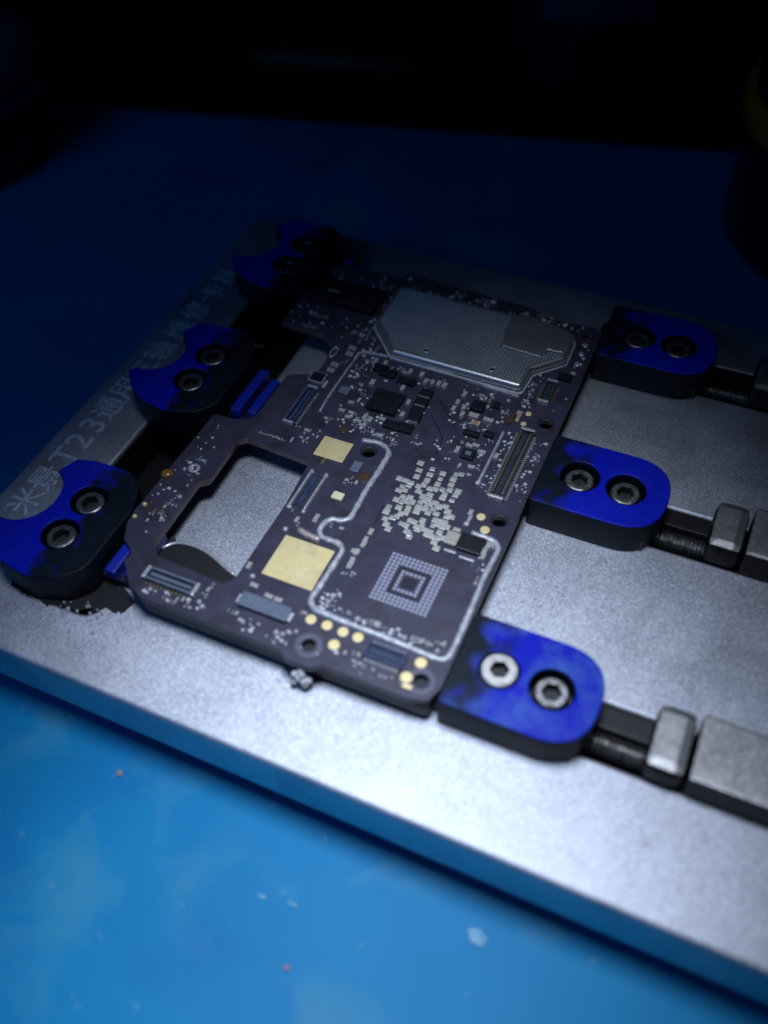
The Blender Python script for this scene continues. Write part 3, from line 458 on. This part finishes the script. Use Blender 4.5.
bm = bmesh.new(); box(bm, -.27, .27, -.45, .45, 0, .12, 0, .04); many('solder_pad', bm_mesh(bm, 'solder_pad'), M_['tin'], brd, DATA['PAD4'], bz(0))
many('solder_ball', dome_mesh('solder_ball', .34, .36), M_['solder'], brd, DATA['BALL'], bz(0), lambda: random.uniform(0, 6), lambda: (random.uniform(.75, 1.2), random.uniform(.75, 1.2), random.uniform(.8, 1.1)))
# solder glints left all over the busy areas
busy = [(-18.3, -5.2, 16, 30.8, 150), (-2.4, 4.9, 15.5, 30.5, 110), (-32, -23, 33.4, 39, 60), (-32, -21, 45.4, 49.2, 40), (-20.6, -16, 26, 46, 80), (-18, 9, 47.2, 48.3, 70), (-32, -28.2, -9.5, 11, 90), (-5, 9.5, -11, -9.7, 50), (-25, -16.5, -16.6, -15.3, 40), (6.0, 7.0, 13, 24, 50), (9.7, 11.4, 13, 24, 50), (5.6, 7.2, 29, 36, 40), (-19, -16, 12, 15.5, 15), (-5.4, -3, -10.5, -7.5, 25), (9.0, 11, 1, 6, 18), (-13, 8, -16.6, -14.9, 50), (9.5, 11.4, 28, 46, 20)]
bm = bmesh.new()
for x0, x1, y0, y1, n_ in busy:
    for _ in range(int(n_*(.3 if x0 == -32 else .6))):
        x, y = random.uniform(x0, x1), random.uniform(y0, y1); r = random.uniform(.06, .19)
        if random.random() < .5: box(bm, x-r, x+r*1.5, y-r, y+r, 0, random.uniform(.08, .25))
        else: bmesh.ops.create_icosphere(bm, subdivisions=1, radius=r, matrix=Matrix.Translation((x, y, r*.3)))
g = link('solder_glint', bm_mesh(bm, 'solder_glint', False), M_['glint'], brd, (0, 0, bz(0))); g['kind'] = 'stuff'
# chips
box_obj('power_chip', (-11.2, 22.8), (4.2, 4.0), bz(0), bz(.75), M_['chip'], brd, .06)
for c in DATA['INDUCT']: box_obj('inductor', c, (1.75, 1.35), bz(0), bz(.7), M_['chip'], brd, .08)
for c in DATA['INDUCT']: box_obj('inductor_terminal', (c[0], c[1]-.72), (1.5, .09), bz(0), bz(.45), M_['tin'], brd, 0)
for c, d in zip(DATA['BLK'], ((2.2, 1.3), (1.5, 1.4), (2.6, 1.1), (2.2, 1.3), (2.0, 1.5), (1.1, .8))): box_obj('chip', c, d, bz(0), bz(.6), M_['chip'], brd, .06)
for c, d in zip(DATA['GCH'], ((1.9, 1.8), (1.7, 1.6), (1.2, .9), (2.1, .8), (1.3, .9), (1.9, 1.3))): box_obj('chip', c, d, bz(0), bz(.55), M_['chip'], brd, .06)
box_obj('chip_die', DATA['GCH'][1], (.75, .7), bz(.551), bz(.57), M_['clearp'], brd, 0)
for c, d, m in zip(DATA['BEI'], ((1.35, .85), (1.2, .9), (1.4, .7)), ('beige', 'orange', 'beige')):
    o = link('capacitor', cap_mesh('capacitor', d[0], d[1], .6), [M_[m], M_['tin']], brd, (c[0], c[1], bz(0)))
box_obj('chip', (8.15, 4.4), (3.0, 2.5), bz(0), bz(.6), M_['chip'], brd, .08)
ov = DATA['MISC']['oval']
box_obj('inductor', ov[0], (1.7, 2.0), bz(0), bz(.6), M_['beige'], brd, .28); box_obj('capacitor', ov[1], (1.0, .6), bz(0), bz(.4), M_['beige'], brd, .12)
for q, w in ((ov[2], 1.5), (ov[3], 1.9)): box_obj('solder_strip', q, (w, .3), bz(0), bz(.2), M_['solder'], brd, .09)
link('solder_strip', tube_mesh('solder_strip', [(6.42, 7.3), (6.5, 9.0)], .22, .22), M_['solder'], brd, (0, 0, bz(0)))
le = DATA['MISC']['led']
box_obj('led', le[0], (1.5, 1.2), bz(0), bz(.55), M_['led'], brd, .18); box_obj('chip', le[1], (1.2, 1.9), bz(0), bz(.2), M_['clearp'], brd, .08)
for c, r in ((le[2], .8), (DATA['MISC']['cop'][1], .55)): link('flux_residue', dome_mesh('flux_residue', r, .07), M_['resid'], brd, (c[0], c[1], bz(.0)))
box_obj('inductor', DATA['MISC']['h'][0], (1.5, 1.5), bz(0), bz(.5), M_['clearp'], brd, .1)
link('copper_blob', tube_mesh('copper_blob', [(-12.0, -1.2), (-11, -1.5), (-9.0, -1.7)], .4, .35, wob=.2), M_['copper'], brd, (0, 0, bz(0)))
for c, w in zip(DATA['MISC']['orange'], (.75, .55)):
    box_obj('copper_tape', c, (w*1.4, 2.6-w), bz(0), bz(.12), M_['resid' if w > .6 else 'copper'], brd, .04)
link('amber_dome', dome_mesh('amber_dome', .85, .55, 20), M_['amber'], brd, (*DATA['MISC']['amber'][0], bz(0)))
many('gold_spring', dome_mesh('gold_spring', .34, .4), M_['gold'], brd, DATA['MISC']['goldb'], bz(0))
link('ring_pad', ring_mesh('ring_pad', .9, 1.1, .05), M_['resid'], brd, (-30.5, -4.9, bz(0)))
link('solder_ring', ring_mesh('solder_ring', .35, .8, .2), M_['solder'], brd, (-29.3, 2.6, bz(0)))
for c, r in zip(DATA['MISC']['oval2'], (.55, .42, .5)):
    o = link('solder_ball', dome_mesh('solder_ball', r, r*.9), M_['solder'], brd, (*c, bz(0))); o.scale = (1.25, .8, 1)
jk = DATA['MISC']['jk']
frame_o = [(jk[0][0]-1.1, jk[0][1]-1.0), (jk[0][0]+1.1, jk[0][1]-1.0), (jk[0][0]+1.1, jk[0][1]+1.0), (jk[0][0]-1.1, jk[0][1]+1.0)]
frame_i = [(jk[0][0]+sx*.95, jk[0][1]+sy*.85) for sx, sy in ((-1, -1), (1, -1), (1, 1), (-1, 1))]
box_obj('chip', jk[0], (1.85, 1.65), bz(0), bz(.5), M_['chip'], brd, .05)
link('chip_rim', plate_mesh('chip_rim', frame_o, [frame_i], 0, .35, 0), M_['solder'], brd, (0, 0, bz(0)))
box_obj('solder_strip', (jk[1][0]+.5, jk[1][1]), (.5, 1.4), bz(0), bz(.45), M_['solder'], brd, .15)
link('spring_contact', ring_mesh('spring_contact', .45, .62, .5), M_['solder'], brd, (-22.4, 29.6, bz(0))).scale = (.8, 2.0, 1)
box_obj('black_cover', (-26.2, 42.0), (11.0, 5.4), bz(0), bz(1.1), M_['tape'], brd, .5)
box_obj('metal_strip', (-28.2, 41.6), (1.9, .32), bz(1.1), bz(1.2), M_['tin'], brd, .03)
for a, b in DATA['PINS']:
    n = 9
    bm = bmesh.new(); box(bm, -.06, .06, -.25, .25, 0, .08); pm = bm_mesh(bm, 'contact_pin')
    many('contact_pin', pm, M_['tin'], brd, [(a[0]+(b[0]-a[0])*q/n, a[1]+(b[1]-a[1])*q/n+random.uniform(-.1, .1)) for q in range(n+1)], bz(0))
# connectors
def adopt(before, head):                    # what was made since then becomes a piece of the head part
    for o in list(col.objects):
        if o.name not in before and o != head and o.parent == brd:
            o.parent = head; o.location = o.location-head.location
def connector(cx, cy, lx, ly, h, body, ends, along, pins, pm_, wall=.28):
    o = rpoly([(cx-lx/2, cy-ly/2), (cx+lx/2, cy-ly/2), (cx+lx/2, cy+ly/2), (cx-lx/2, cy+ly/2)], .2, 3)
    i = rpoly([(cx-lx/2+wall, cy-ly/2+wall), (cx+lx/2-wall, cy-ly/2+wall), (cx+lx/2-wall, cy+ly/2-wall), (cx-lx/2+wall, cy+ly/2-wall)], .1, 2)
    before = set(col.objects.keys())
    head = link('connector_shell', plate_mesh('connector_shell', o, [i], 0, h, .04), M_[body], brd, (0, 0, bz(0)))
    box_obj('connector_floor', (cx, cy), (lx-2*wall-.02, ly-2*wall-.02), bz(0), bz(h*.35), M_['plug'], brd, 0)
    if along == 'y': box_obj('connector_tongue', (cx, cy), (lx*.26, ly-4*wall), bz(h*.35), bz(h*.8), M_[body], brd, .05)
    else: box_obj('connector_tongue', (cx, cy), (lx-4*wall, ly*.26), bz(h*.35), bz(h*.8), M_[body], brd, .05)
    if ends:
        for s in (-1, 1):
            if along == 'y': box_obj('end_tab', (cx, cy+s*(ly/2+.05)), (lx*1.02, .42), bz(0), bz(h+.04), M_['tin'], brd, .1)
            else: box_obj('end_tab', (cx+s*(lx/2+.05), cy), (.42, ly*1.05), bz(0), bz(h+.04), M_['tin'], brd, .1)
    if pins:
        bm = bmesh.new(); box(bm, -.2, .2, -.07, .07, 0, .12); pm = bm_mesh(bm, 'contact_pin')
        L_ = (ly if along == 'y' else lx)-1.0; pts = []
        for s in (-1, 1):
            for q in range(pins):
                t = -L_/2+L_*q/(pins-1)
                pts.append((cx+s*(lx/2+.22), cy+t) if along == 'y' else (cx+t, cy+s*(ly/2+.22)))
        many('contact_pin', pm, M_[pm_], brd, pts, bz(0), 0 if along == 'y' else math.pi/2)
    adopt(before, head)
connector(8.35, 18.45, 1.9, 12.4, .8, 'plug', True, 'y', 30, 'tin')
for s in (-1, 1): box_obj('contact_rail', (8.35+s*.62, 18.45), (.16, 11.2), bz(.8), bz(.86), M_['goldd'], brd, .02)
connector(-21.75, 18.0, 1.5, 7.2, .7, 'bluep', True, 'y', 15, 'tin')
connector(-22.05, -14.1, 6.6, 1.7, .8, 'clearp', True, 'x', 12, 'goldd')
box_obj('connector_shell', (-10.25, -13.0), (6.3, 1.9), bz(0), bz(.75), M_['clearp'], brd, .16)
box_obj('connector_tongue', (-10.25, -13.05), (5.4, .9), bz(.75), bz(.82), M_['clearp'], brd, .03)
for s in (-1, 1): box_obj('end_tab', (-10.25+s*3.3, -13.0), (.5, 1.2), bz(0), bz(.4), M_['solder'], brd, .12)
connector(4.9, -13.4, 4.6, 1.9, .5, 'bluep', False, 'x', 9, 'tin')
connector(8.45, 32.9, 1.5, 4.2, .7, 'plug', True, 'y', 10, 'goldd')
# open two-bar coil holder beside the cut-out
for xx in (-14.9, -12.85): link('contact_bar', tube_mesh('contact_bar', [(xx, 1.7), (xx, 7.9)], .2, .42), M_['solder'], brd, (0, 0, bz(0)))
box_obj('socket_well', (-13.87, 4.8), (1.5, 5.4), bz(0), bz(.16), M_['plug'], brd, .03); box_obj('socket_tongue', (-13.87, 4.8), (.45, 5.0), bz(.16), bz(.3), M_['bluep'], brd, .05)
# silkscreen ticks by the cut-out
bm = bmesh.new(); box(bm, -.16, .16, -.2, .2, 0, .02); pm = bm_mesh(bm, 'silkscreen_tick')
many('silkscreen_tick', pm, M_['silk'], brd, [(-24.6+q*.42, 11.6+random.uniform(-.1, .1)) for q in range(10)], bz(0), None, lambda: (random.uniform(.5, 1), random.uniform(.7, 1.2), 1))
box_obj('silkscreen_bar', (-20.0, 12.0), (.3, 1.0), bz(0), bz(.02), M_['silk'], brd, 0)

# ------------------------------------------------------------------ shield can
sh = [(-14.2, 31.75), (5.0, 31.45), (5.3, 35.5), (8.9, 39.2), (8.75, 43.8), (7.7, 45.4), (2.0, 46.6), (-1.1, 46.0), (-19.3, 46.4), (-19.1, 37.0)]
top = rpoly(sh, .7, 4)
cxm = sum(p[0] for p in sh)/len(sh); cym = sum(p[1] for p in sh)/len(sh)
def grow(poly, d):
    out = []; n = len(poly)
    for i in range(n):
        a, p, b = Vector(poly[i-1]), Vector(poly[i]), Vector(poly[(i+1) % n])
        n1 = Vector(((p-a).y, -(p-a).x)).normalized(); n2 = Vector(((b-p).y, -(b-p).x)).normalized()
        m = (n1+n2); m = m/max(m.length_squared, .4)*2*.5*2
        out.append(tuple(p+m*d/1.0*.5*1.0 if False else p+(n1+n2)/(1+n1.dot(n2))*d))
    return out
before = set(col.objects.keys())
head = link('shield_can', plate_mesh('shield_can', top, [], bz(.02), bz(1.45), .5, (0, 0, 0), 6), M_['shield'], brd)
fr = rpoly(grow(sh, .42), .8, 4); fi = rpoly(grow(sh, .10), .7, 4)
link('shield_frame', plate_mesh('shield_frame', fr, [fi], bz(.0), bz(.42), .06), M_['solder'], brd)
patch = [(-.9, 45.3), (-.2, 38.6), (5.6, 38.2), (5.9, 40.1), (8.3, 40.2), (8.1, 43.6), (7.2, 44.9), (2.0, 45.9)]
link('shield_patch', plate_mesh('shield_patch', rpoly(patch, .25, 3), [], bz(1.452), bz(1.53), .03), M_['shield'], brd)
def inside(p, poly):
    c = False; j = len(poly)-1
    for i in range(len(poly)):
        if (poly[i][1] > p[1]) != (poly[j][1] > p[1]) and p[0] < (poly[j][0]-poly[i][0])*(p[1]-poly[i][1])/(poly[j][1]-poly[i][1])+poly[i][0]: c = not c
        j = i
    return c
sin_ = grow(sh, -.75); pg = grow(patch, .25)
bm = bmesh.new(); n = 6
for a in range(70):
    for b in range(40):
        p = (-19.2+a*.42, 31.6+b*.42)
        if inside(p, sin_) and not inside(p, pg):
            vs = [bm.verts.new((p[0]+.13*math.cos(2*math.pi*k/n), p[1]+.13*math.sin(2*math.pi*k/n), bz(1.45))) for k in range(n)]
            vt = [bm.verts.new((p[0]+.06*math.cos(2*math.pi*k/n), p[1]+.06*math.sin(2*math.pi*k/n), bz(1.51))) for k in range(n)]
            for k in range(n): bm.faces.new((vs[k], vs[(k+1) % n], vt[(k+1) % n], vt[k]))
            bm.faces.new(vt)
dm = link('dimple', bm_mesh(bm, 'dimple'), M_['shield'], brd); dm['kind'] = 'stuff'
for c in DATA['MISC']['hole']:
    link('shield_hole', disc_mesh('shield_hole', .3, .08), M_['tape'], brd, (*c, bz(1.45))); link('hole_lip', ring_mesh('hole_lip', .3, .42, .1), M_['shield'], brd, (*c, bz(1.45)))

adopt(before, head)

# ------------------------------------------------------------------ debris and background
def scatter(name, label, cat, spots, m, r0, r1, z, n, fl=1., tilt=1.):
    bm = bmesh.new()
    for _ in range(n):
        x, y = random.choice(spots); x += random.gauss(0, .9); y += random.gauss(0, .9); r = random.uniform(r0, r1)
        mt = Matrix.Translation((x, y, z+r*.5*fl)) @ Matrix.Rotation(random.uniform(0, 6), 4, (random.random()*tilt, random.random()*tilt, 1)) @ Matrix.Diagonal((r*random.uniform(.6, 1.4), r, r*.8*fl, 1))
        bmesh.ops.create_icosphere(bm, subdivisions=1, radius=1, matrix=mt)
    o = link(name, bm_mesh(bm, name), m); tag(o, label, cat); o['kind'] = 'stuff'; return o
scatter('metal_swarf', 'pale metal crumbs in front of the front left clamp', 'swarf', [(-34.6, -20.7), (-33.9, -20.9), (-33.6, -20.5), (-30.2, -19.6)], M_['tin'], .07, .3, ZP, 34)
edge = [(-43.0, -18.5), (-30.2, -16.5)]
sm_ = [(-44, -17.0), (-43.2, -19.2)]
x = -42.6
while x < -27.2:                            # ragged black sheet: mostly the clamp's shadow painted on the plate, some burnt flux
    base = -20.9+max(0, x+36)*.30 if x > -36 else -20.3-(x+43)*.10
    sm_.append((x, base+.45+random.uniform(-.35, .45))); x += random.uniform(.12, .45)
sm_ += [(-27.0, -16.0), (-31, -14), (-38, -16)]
gr = link('flux_grime', plate_mesh('flux_grime', sm_, [], ZP+.004, ZP+.03, 0), M_['tape']); tag(gr, 'ragged black flux smear along the foot of the front left clamp', 'grime'); gr['kind'] = 'stuff'  # mostly the clamp's shadow painted on the plate, some burnt flux
scatter('solder_speck', 'shiny solder specks in the dark gap left of the board', 'specks', [(-33.8, 9), (-34.4, 12), (-33.5, 14.5), (-32.2, 17), (-31.4, 22), (-36, 30), (-30, 21)], M_['tin'], .06, .2, -3.2, 45)
bm = bmesh.new(); lathe(bm, [(.9, 0), (.9, .25), (.5, .5)], 12); tag(link('metal_chip', bm_mesh(bm, 'metal_chip', True), M_['bright'], None, (-25.3, 25.6, ZP)), 'bright metal scrap lying on the plate inside the board\'s upper notch', 'metal scrap').scale = (1, .55, 1)
def crumb(loc, r, m, label, s=(1, .7, .25)):
    bm = bmesh.new(); bmesh.ops.create_icosphere(bm, subdivisions=3, radius=r); ph = random.uniform(0, 6)
    for v in bm.verts: v.co *= 1+.12*math.sin(2*math.atan2(v.co.y, v.co.x)+ph)+.10*math.sin(5*math.atan2(v.co.y, v.co.x)+2*ph)+.06*math.sin(9*math.atan2(v.co.y, v.co.x))
    o = link('crumb', bm_mesh(bm, 'crumb', True), m, None, (*loc, ZM+r*s[2]*.8)); o.scale = s; tag(o, label, 'crumb', 'crumbs on the blue mat')
crumb((-21.7, -32.0), .55, M_['crumb'], 'reddish crumb on the blue mat near the left of the plate\'s front edge')
crumb((23.2, -32.2), 1.1, M_['wcrumb'], 'largest pale crumb, on the mat just in front of the plate', (1, .8, .06))
crumb((6.4, -42.8), .45, M_['crumb'], 'reddish crumb on the mat at the bottom of the picture')
crumb((.6, -37.6), .4, M_['wcrumb'], 'left of two small white crumbs close together on the mat', (1.2, .7, .1))
crumb((4.0, -37.0), .4, M_['wcrumb'], 'right of two small white crumbs close together on the mat', (1.4, .6, .1))
def bottle(name, c, prof, m, label, cat):
    t = thing(name, (c[0], c[1], c[2]), label, cat); bm = bmesh.new(); lathe(bm, prof, 48); link('bottle_body', bm_mesh(bm, 'bottle_body', True), m, t); return t
t = bottle('bottle', (-22, 158, ZM-2.2), [(26, 0), (27, 2), (27, 60), (20, 72), (10, 78), (10, 95)], M_['glass'], 'black bottle standing behind the blue mat at the top centre', 'bottle')
bm = bmesh.new()
vs = []
for k in range(9):
    a = R(-95+k*6); vs.append([bm.verts.new((27.25*math.cos(a), 27.25*math.sin(a), z)) for z in (24, 55)])
for a, b in zip(vs, vs[1:]): bm.faces.new((a[0], b[0], b[1], a[1]))
link('bottle_label', bm_mesh(bm, 'bottle_label', True), M_['blabel'], t)
t = bottle('jar', (47.5, 112, ZM), [(26, 0), (27.5, 2), (27.5, 34), (24, 38), (24, 46)], M_['glass'], 'dark jar with an amber band at the right edge', 'jar')
link('amber_band', ring_mesh('amber_band', 26.5, 29, 5, 48), M_['ring'], t, (0, 0, 22))
t = thing('lidded_pot', (-143, 74, ZM), 'small dark pot with a purple lid at the left edge', 'pot')
bm = bmesh.new(); lathe(bm, [(22, 0), (26, 3), (27, 14)], 40); link('pot_body', bm_mesh(bm, 'pot_body', True), M_['glass'], t)
bm = bmesh.new(); lathe(bm, [(28, 14.1), (28, 20), (24, 23)], 40); link('pot_lid', bm_mesh(bm, 'pot_lid', True), M_['purple'], t)
t = thing('hand_tool', (-78, 141, ZM-2.2), 'dark hand tool with a brown grip lying behind the blue mat', 'tool')
bm = bmesh.new(); lathe(bm, [(2.2, -22), (3, -18), (3, 12), (1.6, 16), (1.2, 40)], 16)
for v in bm.verts: v.co = Vector((v.co.z, v.co.y, v.co.x+3))
link('grip', bm_mesh(bm, 'grip', True), M_['brown'], t).rotation_euler.z = .2
